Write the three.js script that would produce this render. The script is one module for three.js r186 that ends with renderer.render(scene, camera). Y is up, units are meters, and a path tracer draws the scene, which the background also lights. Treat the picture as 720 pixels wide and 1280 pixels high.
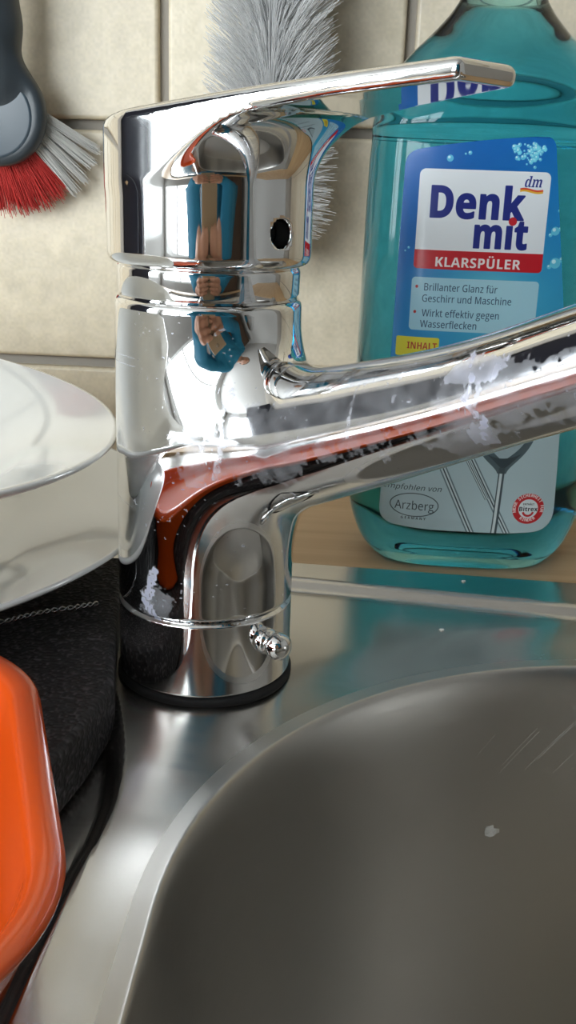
import * as THREE from 'three';
import { mergeGeometries } from 'three/addons/utils/BufferGeometryUtils.js';
import { RoundedBoxGeometry } from 'three/addons/geometries/RoundedBoxGeometry.js';
import { RectAreaLightUniformsLib } from 'three/addons/lights/RectAreaLightUniformsLib.js';

// ---------------------------------------------------------------- camera, sky, daylight, exposure
const scene = new THREE.Scene();
const EYE = new THREE.Vector3(0.0319, 0.1289, 0.2564);
const VIEW = new THREE.Vector3(-0.0498, -0.3090, -0.9498);
const camera = new THREE.PerspectiveCamera(52.42, 720 / 1280, 0.01, 30);
camera.position.copy(EYE);
camera.up.set(-0.0510, 0.9505, -0.3066);
camera.lookAt(EYE.clone().add(VIEW));
camera.updateMatrixWorld();

const renderer = new THREE.WebGLRenderer();
renderer.toneMapping = THREE.LinearToneMapping;
renderer.toneMappingExposure = 1.06;
renderer.shadowMap.enabled = true;
scene.background = new THREE.Color().setRGB(0.86, 0.95, 1.0);
scene.backgroundIntensity = 3;

// the room: x from -2.9 to 1.7, z from the tiled wall to 2.3, work top at y = 0
const ROOM = { x0: -2.9, x1: 1.7, z0: -0.206, z1: 2.3, y0: -0.9, y1: 1.6 };
// openings: left wall (z, y) and front wall (x, y)
const WIN_LEFT = { a0: 0.8, a1: 2.05, y0: -0.08, y1: 1.4 };
const WIN_FRONT = { a0: -2.65, a1: -0.25, y0: -0.14, y1: 1.4 };
RectAreaLightUniformsLib.init();
function daylight(name, w, h, pos, look, intensity) {
  const l = new THREE.RectAreaLight(new THREE.Color().setRGB(0.89, 0.96, 1.0), intensity, w, h);
  l.name = name; l.position.set(...pos); l.lookAt(...look); scene.add(l);
}
daylight('window_daylight', 1.25, 1.48, [-3.04, 0.66, 1.425], [0, 0.66, 1.425], 8.5);
daylight('window_daylight_001', 2.4, 1.54, [-1.45, 0.63, 2.44], [-1.45, 0.63, 0], 8.5);

// ---------------------------------------------------------------- helpers
let seed = 12345;
const rnd = () => { seed = (seed * 1664525 + 1013904223) >>> 0; return seed / 4294967296; };
const rr = (a, b) => a + (b - a) * rnd();
const clamp = (x, a, b) => Math.min(b, Math.max(a, x));
const lerp = (a, b, t) => a + (b - a) * t;
const sstep = (a, b, x) => { const t = clamp((x - a) / (b - a), 0, 1); return t * t * (3 - 2 * t); };
const lin = (r, g, b) => new THREE.Color().setRGB(r, g, b);
const mat = (o) => new THREE.MeshPhysicalMaterial(o);
const used = {};
function numbered(name) { const n = used[name] = (used[name] ?? -1) + 1; return n ? `${name}_${String(n).padStart(3, '0')}` : name; }
function shade(o) { o.castShadow = true; o.receiveShadow = true; return o; }
function part(name, geometry, material, parent, label) {
  const m = shade(new THREE.Mesh(geometry, material)); m.name = name;
  if (label) m.userData.label = label;
  parent.add(m); return m;
}
function thing(name, label, category, pos = [0, 0, 0], group) {
  const g = new THREE.Group(); g.name = numbered(name); g.position.set(...pos);
  g.userData = { label, category }; if (group) g.userData.group = group;
  scene.add(g); return g;
}
function solo(name, geometry, material, label, category, group) {
  const m = part(numbered(name), geometry, material, scene); m.userData = { label, category };
  if (group) m.userData.group = group; return m;
}
function structure(name, geometry, material, label) {
  const m = part(name, geometry, material, scene); m.userData = { kind: 'structure', label, category: name.split('_')[0] }; return m;
}
const box = (x0, x1, y0, y1, z0, z1) => new THREE.BoxGeometry(x1 - x0, y1 - y0, z1 - z0).translate((x0 + x1) / 2, (y0 + y1) / 2, (z0 + z1) / 2);
// closed tileable value noise
function noiseGrid(n, cells, s) {
  let q = s; const rn = () => { q = (q * 1664525 + 1013904223) >>> 0; return q / 4294967296; };
  const [cx, cy] = cells, g = Array.from({ length: cx * cy }, rn), out = new Float32Array(n * n);
  for (let y = 0; y < n; y++) for (let x = 0; x < n; x++) {
    const fx = x / n * cx, fy = y / n * cy, ix = Math.floor(fx), iy = Math.floor(fy), u = sstep(0, 1, fx - ix), v = sstep(0, 1, fy - iy);
    const a = (i, j) => g[(j % cy) * cx + i % cx];
    out[y * n + x] = lerp(lerp(a(ix, iy), a(ix + 1, iy), u), lerp(a(ix, iy + 1), a(ix + 1, iy + 1), u), v);
  }
  return out;
}
function dataTex(n, f, srgb = false, repeat = [1, 1]) {
  const d = new Uint8Array(n * n * 4);
  for (let i = 0; i < n * n; i++) { const c = f(i); d[i * 4] = c[0] * 255; d[i * 4 + 1] = c[1] * 255; d[i * 4 + 2] = c[2] * 255; d[i * 4 + 3] = 255; }
  const t = new THREE.DataTexture(d, n, n); t.magFilter = THREE.LinearFilter; t.wrapS = t.wrapT = THREE.RepeatWrapping; t.repeat.set(...repeat);
  if (srgb) t.colorSpace = THREE.SRGBColorSpace; t.needsUpdate = true; return t;
}
// signed-distance helpers and a surface-nets mesher whose vertices are pulled on to the surface
const smin = (a, b, k) => { const h = Math.max(k - Math.abs(a - b), 0) / k; return Math.min(a, b) - h * h * k / 4; };
const smax = (a, b, k) => -smin(-a, -b, k);
function capsule(px, py, pz, A, B) {
  const bx = B[0] - A[0], by = B[1] - A[1], bz = B[2] - A[2], x = px - A[0], y = py - A[1], z = pz - A[2];
  const h = clamp((x * bx + y * by + z * bz) / (bx * bx + by * by + bz * bz), 0, 1);
  return Math.hypot(x - bx * h, y - by * h, z - bz * h) - lerp(A[3], B[3], h);
}
function surfaceNets(f, lo, hi, c, eps = 2e-4, uv) {
  const nx = Math.ceil((hi[0] - lo[0]) / c) + 1, ny = Math.ceil((hi[1] - lo[1]) / c) + 1, nz = Math.ceil((hi[2] - lo[2]) / c) + 1;
  const F = new Float32Array(nx * ny * nz), I = (i, j, k) => (k * ny + j) * nx + i;
  for (let k = 0; k < nz; k++) for (let j = 0; j < ny; j++) for (let i = 0; i < nx; i++) F[I(i, j, k)] = f(lo[0] + i * c, lo[1] + j * c, lo[2] + k * c);
  const id = new Int32Array(nx * ny * nz).fill(-1), P = [], N = [], T = [], idx = [];
  const E = [[0, 1], [2, 3], [4, 5], [6, 7], [0, 2], [1, 3], [4, 6], [5, 7], [0, 4], [1, 5], [2, 6], [3, 7]];
  const grad = (x, y, z) => { const g = [f(x + eps, y, z) - f(x - eps, y, z), f(x, y + eps, z) - f(x, y - eps, z), f(x, y, z + eps) - f(x, y, z - eps)]; const l = Math.hypot(...g) || 1; return [g[0] / l, g[1] / l, g[2] / l, l / (2 * eps)]; };
  for (let k = 0; k < nz - 1; k++) for (let j = 0; j < ny - 1; j++) for (let i = 0; i < nx - 1; i++) {
    const v = []; let s = 0;
    for (let q = 0; q < 8; q++) { v[q] = F[I(i + (q & 1), j + (q >> 1 & 1), k + (q >> 2))]; if (v[q] < 0) s++; }
    if (s === 0 || s === 8) continue;
    let x = 0, y = 0, z = 0, n = 0;
    for (const [a, b] of E) if (v[a] < 0 !== v[b] < 0) { const t = v[a] / (v[a] - v[b]); x += lerp(a & 1, b & 1, t); y += lerp(a >> 1 & 1, b >> 1 & 1, t); z += lerp(a >> 2, b >> 2, t); n++; }
    x = lo[0] + (i + x / n) * c; y = lo[1] + (j + y / n) * c; z = lo[2] + (k + z / n) * c;
    let g;
    for (let it = 0; it < 3; it++) { g = grad(x, y, z); const d = clamp(f(x, y, z) / Math.max(g[3], 0.3), -c, c); x -= g[0] * d; y -= g[1] * d; z -= g[2] * d; }
    g = grad(x, y, z);
    id[I(i, j, k)] = P.length / 3; P.push(x, y, z); N.push(g[0], g[1], g[2]); T.push(...(uv ? uv(x, y, z) : [x, y]));
  }
  const quad = (a, b, d, e, flip) => { if (a < 0 || b < 0 || d < 0 || e < 0) return; flip ? idx.push(a, d, b, a, e, d) : idx.push(a, b, d, a, d, e); };
  for (let k = 1; k < nz - 1; k++) for (let j = 1; j < ny - 1; j++) for (let i = 1; i < nx - 1; i++) {
    const s = F[I(i, j, k)] < 0;
    if (s !== F[I(i + 1, j, k)] < 0) quad(id[I(i, j - 1, k - 1)], id[I(i, j, k - 1)], id[I(i, j, k)], id[I(i, j - 1, k)], !s);
    if (s !== F[I(i, j + 1, k)] < 0) quad(id[I(i - 1, j, k - 1)], id[I(i - 1, j, k)], id[I(i, j, k)], id[I(i, j, k - 1)], !s);
    if (s !== F[I(i, j, k + 1)] < 0) quad(id[I(i - 1, j - 1, k)], id[I(i, j - 1, k)], id[I(i, j, k)], id[I(i - 1, j, k)], !s);
  }
  const g = new THREE.BufferGeometry();
  g.setAttribute('position', new THREE.Float32BufferAttribute(P, 3)); g.setAttribute('normal', new THREE.Float32BufferAttribute(N, 3)); g.setAttribute('uv', new THREE.Float32BufferAttribute(T, 2));
  g.setIndex(idx); return g;
}
function gridGeometry(nu, nv, f, closeU = false) {      // f(i, j) -> [x, y, z, u, v]
  const P = [], T = [], idx = [];
  for (let j = 0; j < nv; j++) for (let i = 0; i < nu; i++) { const p = f(i, j); P.push(p[0], p[1], p[2]); T.push(p[3] ?? p[0], p[4] ?? p[2]); }
  for (let j = 0; j < nv - 1; j++) for (let i = 0; i < (closeU ? nu : nu - 1); i++) { const a = j * nu + i, b = j * nu + (i + 1) % nu, c = a + nu, d = b + nu; idx.push(a, b, d, a, d, c); }
  const g = new THREE.BufferGeometry(); g.setAttribute('position', new THREE.Float32BufferAttribute(P, 3)); g.setAttribute('uv', new THREE.Float32BufferAttribute(T, 2)); g.setIndex(idx); g.computeVertexNormals(); return g;
}
const lathe = (pts, n = 96) => new THREE.LatheGeometry(pts.map((p) => new THREE.Vector2(p[0], p[1])), n);

// ---------------------------------------------------------------- the room
const plaster = mat({ color: lin(0.42, 0.41, 0.39), roughness: 0.9 });
const ceilingPaint = mat({ color: lin(0.55, 0.54, 0.52), roughness: 0.9 });
{
  const R = ROOM, T = 0.12;
  structure('floor', box(R.x0 - T, R.x1 + T, R.y0 - T, R.y0, R.z0 - T, R.z1 + T), mat({ color: lin(0.12, 0.08, 0.055), roughness: 0.5 }), 'brown floor of the kitchen');
  structure('ceiling', box(R.x0 - T, R.x1 + T, R.y1, R.y1 + T, R.z0 - T, R.z1 + T), ceilingPaint, 'plain white ceiling of the kitchen');
  structure('wall_right', box(R.x1, R.x1 + T, R.y0, R.y1, R.z0 - T, R.z1 + T), plaster, 'plain light wall on the right');
  const holed = (u0, u1, w) => { const s = new THREE.Shape(); s.moveTo(u0, R.y0); s.lineTo(u1, R.y0); s.lineTo(u1, R.y1); s.lineTo(u0, R.y1); s.closePath();
    const h = new THREE.Path(); h.moveTo(w.a0, w.y0); h.lineTo(w.a0, w.y1); h.lineTo(w.a1, w.y1); h.lineTo(w.a1, w.y0); h.closePath(); s.holes.push(h);
    return new THREE.ExtrudeGeometry(s, { depth: T, bevelEnabled: false }); };
  structure('wall_front', holed(R.x0 - T, R.x1 + T, WIN_FRONT).translate(0, 0, R.z1), plaster, 'light wall with the tall balcony window');
  const lw = holed(-R.z1, -R.z0 + T, { ...WIN_LEFT, a0: -WIN_LEFT.a1, a1: -WIN_LEFT.a0 }); lw.rotateY(Math.PI / 2); lw.translate(R.x0 - T, 0, 0);
  structure('wall_left', lw, plaster, 'light wall with the wide window');
  const white = mat({ color: lin(0.8, 0.8, 0.79), roughness: 0.35 }), pane = mat({ color: lin(1, 1, 1), roughness: 0.0, transmission: 1, thickness: 0, ior: 1.45 });
  function windowFrame(n, w, mullions, label, toWorld) {
    const g = new THREE.Group(); g.name = `window_${n}`; g.userData = { kind: 'structure', label, category: 'window' }; scene.add(g); toWorld(g);
    const W = w.a1 - w.a0, H = w.y1 - w.y0, b = 0.06, frames = [box(0, W, 0, b, -0.03, 0.03), box(0, W, H - b, H, -0.03, 0.03), box(0, b, b, H - b, -0.03, 0.03), box(W - b, W, b, H - b, -0.03, 0.03)];
    part('window_frame', mergeGeometries(frames), white, g);
    const xs = [b, ...mullions.map((m) => m * W), W - b];
    mullions.forEach((m) => part('mullion', box(m * W - 0.04, m * W + 0.04, b, H - b, -0.025, 0.025), white, g));
    for (let i = 0; i + 1 < xs.length; i++) part('pane', box(xs[i] + (i ? 0.04 : 0), xs[i + 1] - (i + 2 < xs.length ? 0.04 : 0), b, H - b, -0.002, 0.002), pane, g);
  }
  windowFrame(1, WIN_LEFT, [0.5], 'wide two-part window in the left wall', (g) => { g.rotation.y = Math.PI / 2; g.position.set(R.x0 - 0.06, WIN_LEFT.y0, WIN_LEFT.a1); });
  windowFrame(2, WIN_FRONT, [0.62], 'tall balcony window in the front wall', (g) => { g.position.set(WIN_FRONT.a0, WIN_FRONT.y0, R.z1 + 0.06); });
}
// tiled wall: grout bed with square tiles set on it
{
  const nA = noiseGrid(256, [5, 5], 11), nB = noiseGrid(256, [19, 19], 12), nC = noiseGrid(256, [90, 90], 13);
  const grout = mat({ color: lin(0.33, 0.3, 0.26), roughness: 0.95 });
  const wall = structure('wall_back', box(ROOM.x0 - 0.12, ROOM.x1 + 0.12, ROOM.y0, ROOM.y1, ROOM.z0 - 0.12, ROOM.z0), grout, 'grey grout bed of the cream tiled splashback');
  const tone = [[0.80, 0.755, 0.665], [0.79, 0.74, 0.645], [0.81, 0.765, 0.68]];
  const mats = tone.map((c, k) => mat({ roughness: 0.38, map: dataTex(256, (i) => { const j = (i * (k + 1) + k * 9973) % 65536, v = 1 + 0.05 * (nA[j] - 0.5) + 0.05 * (nB[i] - 0.5) + 0.05 * (nC[i] - 0.5); return c.map((x, q) => clamp(x * v * 1.05 + (q === 2 ? 0.02 : 0.01) * (nB[j] - 0.5), 0, 1)); }, true), bumpMap: dataTex(256, (i) => { const v = 0.6 * nB[i] + 0.4 * nC[i]; return [v, v, v]; }), bumpScale: 0.00012 }));
  const S = 0.0962, pitch = 0.1002, tileUV = (g, w, h) => { const p = g.attributes.position, u = g.attributes.uv; for (let i = 0; i < p.count; i++) u.setXY(i, p.getX(i) / w + 0.5, p.getY(i) / h + 0.5); return g; };
  const whole = tileUV(new RoundedBoxGeometry(S, S, 0.007, 2, 0.0018), S, S), cut = tileUV(new RoundedBoxGeometry(S, 0.0405, 0.007, 2, 0.0018), S, S);
  for (let r = 0; r < 9; r++) for (let c = -7; c < 8; c++) {
    const m = part('tile', r ? whole : cut, mats[(c * 5 + r * 3 + 99) % 3], wall);
    m.position.set(0.0004 + c * pitch, r ? 0.0456 + pitch * (r - 0.5) : 0.0229, ROOM.z0 + 0.0008 + rr(0, 0.0004));
  }
}

// ---------------------------------------------------------------- work top and sink
const COUNTER_Y = 0.0015;
const backEdge = (x) => -0.0752 + 0.054 * (x - 0.0208);          // back edge of the sink in plan
{
  const s = new THREE.Shape(); s.moveTo(-1.2, 0.45); s.lineTo(1.2, 0.45); s.lineTo(1.2, -0.205); s.lineTo(-1.2, -0.205); s.closePath();
  const h = new THREE.Path(); h.moveTo(-0.31, 0.395); h.lineTo(-0.31, backEdge(-0.31) + 0.012); h.lineTo(0.41, backEdge(0.41) + 0.012); h.lineTo(0.41, 0.395); h.closePath(); s.holes.push(h);
  const g = new THREE.ExtrudeGeometry(s, { depth: 0.038, bevelEnabled: false, curveSegments: 8 }); g.rotateX(Math.PI / 2); g.translate(0, COUNTER_Y, 0);
  const a = noiseGrid(512, [3, 60], 21), b = noiseGrid(512, [8, 200], 22), c = noiseGrid(512, [2, 14], 23);
  const wood = mat({ roughness: 0.45, map: dataTex(512, (i) => { const v = 0.5 * a[i] + 0.3 * b[i] + 0.4 * c[i]; return [0.86 - 0.1 * v, 0.73 - 0.12 * v, 0.57 - 0.13 * v]; }, true, [2.5, 4]) });
  solo('countertop', g, wood, 'light wood-look worktop behind the sink under the blue bottle', 'worktop');
}
const BOWL = { x0: -0.001, z0: -0.0195, hx: 0.17, hz: 0.165, r: 0.117 };
function bowlSd(x, z) { const qx = Math.abs(x - BOWL.x0 - BOWL.hx) - BOWL.hx + BOWL.r, qz = Math.abs(z - BOWL.z0 - BOWL.hz) - BOWL.hz + BOWL.r; return Math.hypot(Math.max(qx, 0), Math.max(qz, 0)) + Math.min(Math.max(qx, qz), 0) - BOWL.r; }
const STEP = [[-0.2, -0.3], [-0.06, -0.065], [-0.03, -0.046], [0, -0.0335], [0.012, -0.0275], [0.024, -0.0225], [0.043, -0.0170], [0.061, -0.0140], [0.075, -0.0140], [0.088, -0.0155], [0.126, -0.0170], [0.5, -0.0200]];
function stepX(z) { for (let i = 0; i + 1 < STEP.length; i++) { const [a, p] = STEP[i], [b, q] = STEP[i + 1]; if (z <= b) { const m = (k) => { const u = STEP[Math.max(0, k - 1)], w = STEP[Math.min(STEP.length - 1, k + 1)]; return (w[1] - u[1]) / (w[0] - u[0]); }; const h = b - a, t = (z - a) / h, t2 = t * t, t3 = t2 * t; return (2 * t3 - 3 * t2 + 1) * p + (t3 - 2 * t2 + t) * h * m(i) + (-2 * t3 + 3 * t2) * q + (t3 - t2) * h * m(i + 1); } } return -0.02; }
function sinkH(x, z) {
  const sd = bowlSd(x, z);
  const ridge = z - (-0.0585 + 0.118 * (x - 0.0216) * sstep(-0.1, 0.05, x));
  let y = 0.0032 * (1 - sstep(-0.0035, 0.0035, ridge));                         // raised outer rim at the back
  y -= 0.0065 * (1 - sstep(-0.0045, 0.0012, x - stepX(z)));                      // drainer lies lower than the tap deck
  y -= 0.0016 * (1 - sstep(0, 0.022, sd));                                       // deck falls a little towards the bowl
  const d = -sd;
  const wall = smax(-(d - 0.0035) * 8, -0.150 - d * 0.03, 0.05);
  return smin(y, wall, 0.016);
}
{
  const xs = [], ts = [];
  for (let x = -0.325; x <= 0.42; x += (x > -0.05 && x < 0.18 ? 0.0009 : 0.003)) xs.push(x);
  for (let t = 0; t <= 0.47; t += (t < 0.23 ? 0.0009 : 0.003)) ts.push(t);
  const nu = xs.length, nv = ts.length, P = new Float32Array(nu * nv * 3), N = new Float32Array(nu * nv * 3), T = new Float32Array(nu * nv * 2), e = 3e-4;
  const at = (i, j) => [xs[i], backEdge(xs[i]) + ts[j]];
  for (let j = 0; j < nv; j++) for (let i = 0; i < nu; i++) {
    const [x, z] = at(i, j), k = j * nu + i, y = sinkH(x, z), gx = (sinkH(x + e, z) - sinkH(x - e, z)) / (2 * e), gz = (sinkH(x, z + e) - sinkH(x, z - e)) / (2 * e), l = Math.hypot(gx, 1, gz);
    const edge = j === 0 || i === 0 || i === nu - 1 || j === nv - 1;
    P.set([x, edge ? COUNTER_Y - 0.0005 : y, z], k * 3); N.set([-gx / l, 1 / l, -gz / l], k * 3);
    const sd = bowlSd(x, z), deep = Math.max(0, -y - 0.004); T.set([x, z + deep], k * 2);
  }
  const deck = [];
  for (let j = 0; j < nv - 1; j++) for (let i = 0; i < nu - 1; i++) { const a = j * nu + i, b = a + 1, c = a + nu, d = c + 1; if (bowlSd(...at(i, j)) > -0.0014) deck.push(a, c, d, a, d, b); }
  // the bowl is swept along its own rounded outline, from just outside the lip to the middle of the floor
  const ds = []; for (let d = -0.0022; d < 0.108; d += d < 0.004 ? 0.00035 : d < 0.03 ? 0.0006 : d < 0.07 ? 0.003 : 0.01) ds.push(d);
  const dLast = ds.at(-1); ds.push(1, 2, 3);                            // the last three rows close the floor
  const around = 480, bp = [], bn = [], bt = [], bi = [];
  for (let j = 0; j < ds.length; j++) for (let i = 0; i < around; i++) {
    const close = ds[j] >= 1 ? 1 - ds[j] * 0.333 : 1, d = Math.min(ds[j], dLast), R = BOWL.r, ux = BOWL.hx - R, uz = BOWL.hz - R, L = 4 * (ux + uz) + 2 * Math.PI * R; let q = i / around * L, x, z, nx, nz2;
    const cxm = BOWL.x0 + BOWL.hx, czm = BOWL.z0 + BOWL.hz;
    const legs = [[[ux, -uz], [0, 1], [1, 0], 2 * uz], [[ux, uz], 0, 0, R * Math.PI / 2], [[ux, uz], [-1, 0], [0, 1], 2 * ux], [[-ux, uz], 0, 1, R * Math.PI / 2], [[-ux, uz], [0, -1], [-1, 0], 2 * uz], [[-ux, -uz], 0, 2, R * Math.PI / 2], [[-ux, -uz], [1, 0], [0, -1], 2 * ux], [[ux, -uz], 0, 3, R * Math.PI / 2]];
    for (const [o, dir, n, len] of legs) { if (q <= len || n === 3) { if (dir) { nx = n[0]; nz2 = n[1]; x = cxm + o[0] + dir[0] * q; z = czm + o[1] + dir[1] * q; } else { const an = n * Math.PI / 2 + q / R; nx = Math.cos(an); nz2 = Math.sin(an); x = cxm + o[0]; z = czm + o[1]; } x += nx * (R - d); z += nz2 * (R - d); x = cxm + (x - cxm) * close; z = czm + (z - czm) * close; break; } q -= len; }
    const y = sinkH(x, z) + 0.00003, gx = (sinkH(x + e, z) - sinkH(x - e, z)) / (2 * e), gz = (sinkH(x, z + e) - sinkH(x, z - e)) / (2 * e), l = Math.hypot(gx, 1, gz);
    bp.push(x, y, z); bn.push(-gx / l, 1 / l, -gz / l); bt.push(i / around * L, d - y);
  }
  for (let j = 0; j + 1 < ds.length; j++) for (let i = 0; i < around; i++) { const a = j * around + i, b = j * around + (i + 1) % around, c = a + around, d = b + around; bi.push(a, c, d, a, d, b); }
  const bowlG = new THREE.BufferGeometry(); bowlG.setAttribute('position', new THREE.Float32BufferAttribute(bp, 3)); bowlG.setAttribute('normal', new THREE.Float32BufferAttribute(bn, 3)); bowlG.setAttribute('uv', new THREE.Float32BufferAttribute(bt, 2)); bowlG.setIndex(bi);
  const make = (list) => { const map = new Map(), p = [], n = [], t = [], idx = list.map((k) => { if (!map.has(k)) { map.set(k, p.length / 3); p.push(P[k * 3], P[k * 3 + 1], P[k * 3 + 2]); n.push(N[k * 3], N[k * 3 + 1], N[k * 3 + 2]); t.push(T[k * 2], T[k * 2 + 1]); } return map.get(k); });
    const g = new THREE.BufferGeometry(); g.setAttribute('position', new THREE.Float32BufferAttribute(p, 3)); g.setAttribute('normal', new THREE.Float32BufferAttribute(n, 3)); g.setAttribute('uv', new THREE.Float32BufferAttribute(t, 2)); g.setIndex(idx); return g; };
  // brushed stainless steel: fine streaks, a few scratches
  const a = noiseGrid(512, [6, 220], 31), b = noiseGrid(512, [40, 40], 32), c = noiseGrid(512, [5, 5], 33), scratch = new Float32Array(512 * 512);
  for (let k = 0; k < 70; k++) { let x = rnd() * 512, y = rnd() * 512; const an = rr(0.2, 1.3), n = rr(15, 70); for (let s = 0; s < n; s++) { scratch[(Math.floor(y) & 511) * 512 + (Math.floor(x) & 511)] = 1; x += Math.cos(an); y -= Math.sin(an); } }
  const rough = dataTex(512, (i) => { const v = clamp(0.62 + 0.08 * (a[i] - 0.5) + 0.06 * (b[i] - 0.5) + 0.05 * (c[i] - 0.5) + 0.1 * scratch[i], 0, 1); return [v, v, v]; }, false, [6, 6]);
  const steel = mat({ color: lin(0.60, 0.58, 0.55), metalness: 1, roughness: 0.36, roughnessMap: rough, anisotropy: 0.35 });
  const sink = thing('kitchen_sink', 'brushed stainless steel sink with rounded bowl below the chrome tap', 'sink');
  const satin = steel.clone(); satin.roughness = 0.55; satin.anisotropy = 0;
  part('deck', make(deck), steel, sink); const bowl = part('bowl', bowlG, satin, sink);
  const bare = mat({ color: lin(0.62, 0.60, 0.57), metalness: 1, roughness: 0.5 });
  const onWall = (deg, y) => { const d = 0.0035 - y / 8, a = deg * Math.PI / 180; return new THREE.Vector3(BOWL.x0 + BOWL.r + Math.cos(a) * (BOWL.r - d), y, BOWL.z0 + BOWL.r + Math.sin(a) * (BOWL.r - d)); };
  for (let k = 0; k < 9; k++) { const a = -112 + 2.4 * k + rr(-1.5, 1.5), y = -0.030 + rr(-0.004, 0.006), l = rr(0.006, 0.014); part('scratch', new THREE.TubeGeometry(new THREE.CatmullRomCurve3([0, 0.5, 1].map((t) => onWall(a + t * l * 520, y + t * l))), 8, 0.00004, 4), bare, bowl); }
}

// ---------------------------------------------------------------- the tap; its own x axis runs along the spout
const CHROME = 0.82;
{
  const tap = thing('mixer_tap', 'chrome single-lever mixer tap with limescale drips standing on the sink', 'tap', [-0.0028, 0, 0]);
  tap.rotation.y = -41 * Math.PI / 180;
  const chrome = mat({ color: lin(CHROME, CHROME, CHROME), metalness: 1, roughness: 0.035 });
  // limescale film: drawn in the spout's own side elevation, 200 mm x 150 mm
  const W = 1024, H = 768, src = new Float32Array(W * H), nz = [[9, 9, 51], [34, 34, 52], [120, 120, 53]].map(([p, q, k]) => noiseGrid(512, [p, q], k));
  const nAt = (k, s, y) => nz[k][(Math.floor(y * 512 / 75) & 511) * 512 + (Math.floor(s * 512 / 75) & 511)];
  const films = [[60, 83, 26, 9, 0.13], [98, 94, 18, 5, 0.2], [36, 74, 14, 8, 0.12], [86, 96, 4.5, 2.2, 0.45], [88.5, 84, 2, 1.6, 0.35], [6, 27, 3.5, 8, 0.2], [50, 91, 5, 2, 0.16], [110, 92, 9, 3, 0.2]];
  const drips = [[[[84, 98], [85.7, 94], [85, 90], [87, 88], [88.8, 87], [88, 83]], 0.7, 0.7], [[[87, 97], [87.6, 92], [87, 89]], 0.6, 0.5], [[[24, 82], [23.5, 76], [25, 70], [23, 62]], 0.7, 0.35], [[[20, 80], [21, 74], [20, 68]], 0.5, 0.3], [[[57.5, 90], [58.2, 84], [58, 78]], 0.5, 0.3], [[[68, 92], [68.3, 87]], 0.4, 0.3], [[[76, 79.3], [95, 86.5], [122, 97]], 0.7, 0.2], [[[5.6, 35], [4.6, 30], [2.6, 27], [4.6, 24.5], [6.4, 21]], 1.2, 0.75]];
  for (let j = 0; j < H; j++) for (let i = 0; i < W; i++) {
    const s = i / W * 200, y = (H - j) / H * 150; if (s > 135 || y < 19) continue;
    const n0 = nAt(0, s, y), n1 = nAt(1, s, y), n2 = nAt(2, s, y), f = 0.5 * n0 + 0.3 * n1 + 0.2 * n2; let v = 0;
    for (const [cs, cy, a, b, amp] of films) { const d = Math.hypot((s - cs) / a, (y - cy - (s - cs) * 0.33) / b); v = Math.max(v, amp * sstep(0.02, 0.10, f * 1.5 - d * 0.62) * (0.6 + 0.8 * n1)); }
    for (const [pts, w, amp] of drips) { let d = 1e9; for (let k = 0; k + 1 < pts.length; k++) { const [ax, ay] = pts[k], [bx, by] = pts[k + 1], t = clamp(((s - ax) * (bx - ax) + (y - ay) * (by - ay)) / ((bx - ax) ** 2 + (by - ay) ** 2), 0, 1); d = Math.min(d, Math.hypot(s - ax - (bx - ax) * t, y - ay - (by - ay) * t)); } v = Math.max(v, amp * (1 - sstep(-0.3, 0.3, d - w * (0.2 + 1.7 * (0.5 * n1 + 0.5 * n2)))) * (0.55 + 0.7 * n2)); }
    if (n2 > 0.93 && n0 > 0.4) v = Math.max(v, 0.35);
    src[j * W + i] = clamp(v, 0, 1);
  }
  const derive = (f, srgb) => { const k = document.createElement('canvas'); k.width = W; k.height = H; const q = k.getContext('2d'), im = q.createImageData(W, H); for (let i = 0; i < W * H; i++) { const v = f(src[i]); im.data[i * 4] = v[0] * 255; im.data[i * 4 + 1] = v[1] * 255; im.data[i * 4 + 2] = v[2] * 255; im.data[i * 4 + 3] = 255; } q.putImageData(im, 0, 0); const t = new THREE.CanvasTexture(k); if (srgb) t.colorSpace = THREE.SRGBColorSpace; return t; };
  const base = Math.pow(CHROME, 1 / 2.2);
  const scaled = mat({ metalness: 1, roughness: 1, map: derive((v) => [lerp(base, 0.70, v), lerp(base, 0.71, v), lerp(base, 0.80, v)], true), roughnessMap: derive((v) => { const r = lerp(0.035, 0.5, Math.min(1, v * 0.9)); return [r, r, r]; }), metalnessMap: derive((v) => { const m = 1 - 0.95 * v; return [m, m, m]; }) });
  // body and spout in one casting
  const hermite = (tab, x, k) => { let i = 0; while (i + 2 < tab.length && x > tab[i + 1][0]) i++; const m = (q) => { const u = tab[Math.max(0, q - 1)], w = tab[Math.min(tab.length - 1, q + 1)]; return (w[k] - u[k]) / (w[0] - u[0]); }; const A = tab[i], Z = tab[i + 1], h = Z[0] - A[0], t = (x - A[0]) / h, t2 = t * t, t3 = t2 * t; return (2 * t3 - 3 * t2 + 1) * A[k] + (t3 - 2 * t2 + t) * h * m(i) + (-2 * t3 + 3 * t2) * Z[k] + (t3 - t2) * h * m(i + 1); };
  const centre = [[-0.03, 0.0520, 0.0185], [0.0, 0.0598, 0.0172], [0.03, 0.0690, 0.0157], [0.05, 0.0760, 0.0138], [0.075, 0.0858, 0.0117], [0.1005, 0.0972, 0.0109], [0.14, 0.1145, 0.0107], [0.18, 0.1290, 0.0107]];
  const bodySdf = (x, y, z) => {
    const r = Math.hypot(x, z), cyl = smax(smax(r - 0.0229, y - 0.1003, 0.0026), 0.0226 - y, 0.0014), q = clamp(x, -0.03, 0.18);
    const s = smax(smax(Math.hypot((y - hermite(centre, q, 1)) * 0.92, z) - hermite(centre, q, 2), x - 0.172, 0.006), 0.007 - x, 0.006);
    return smin(cyl, s, 0.0165);
  };
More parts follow.
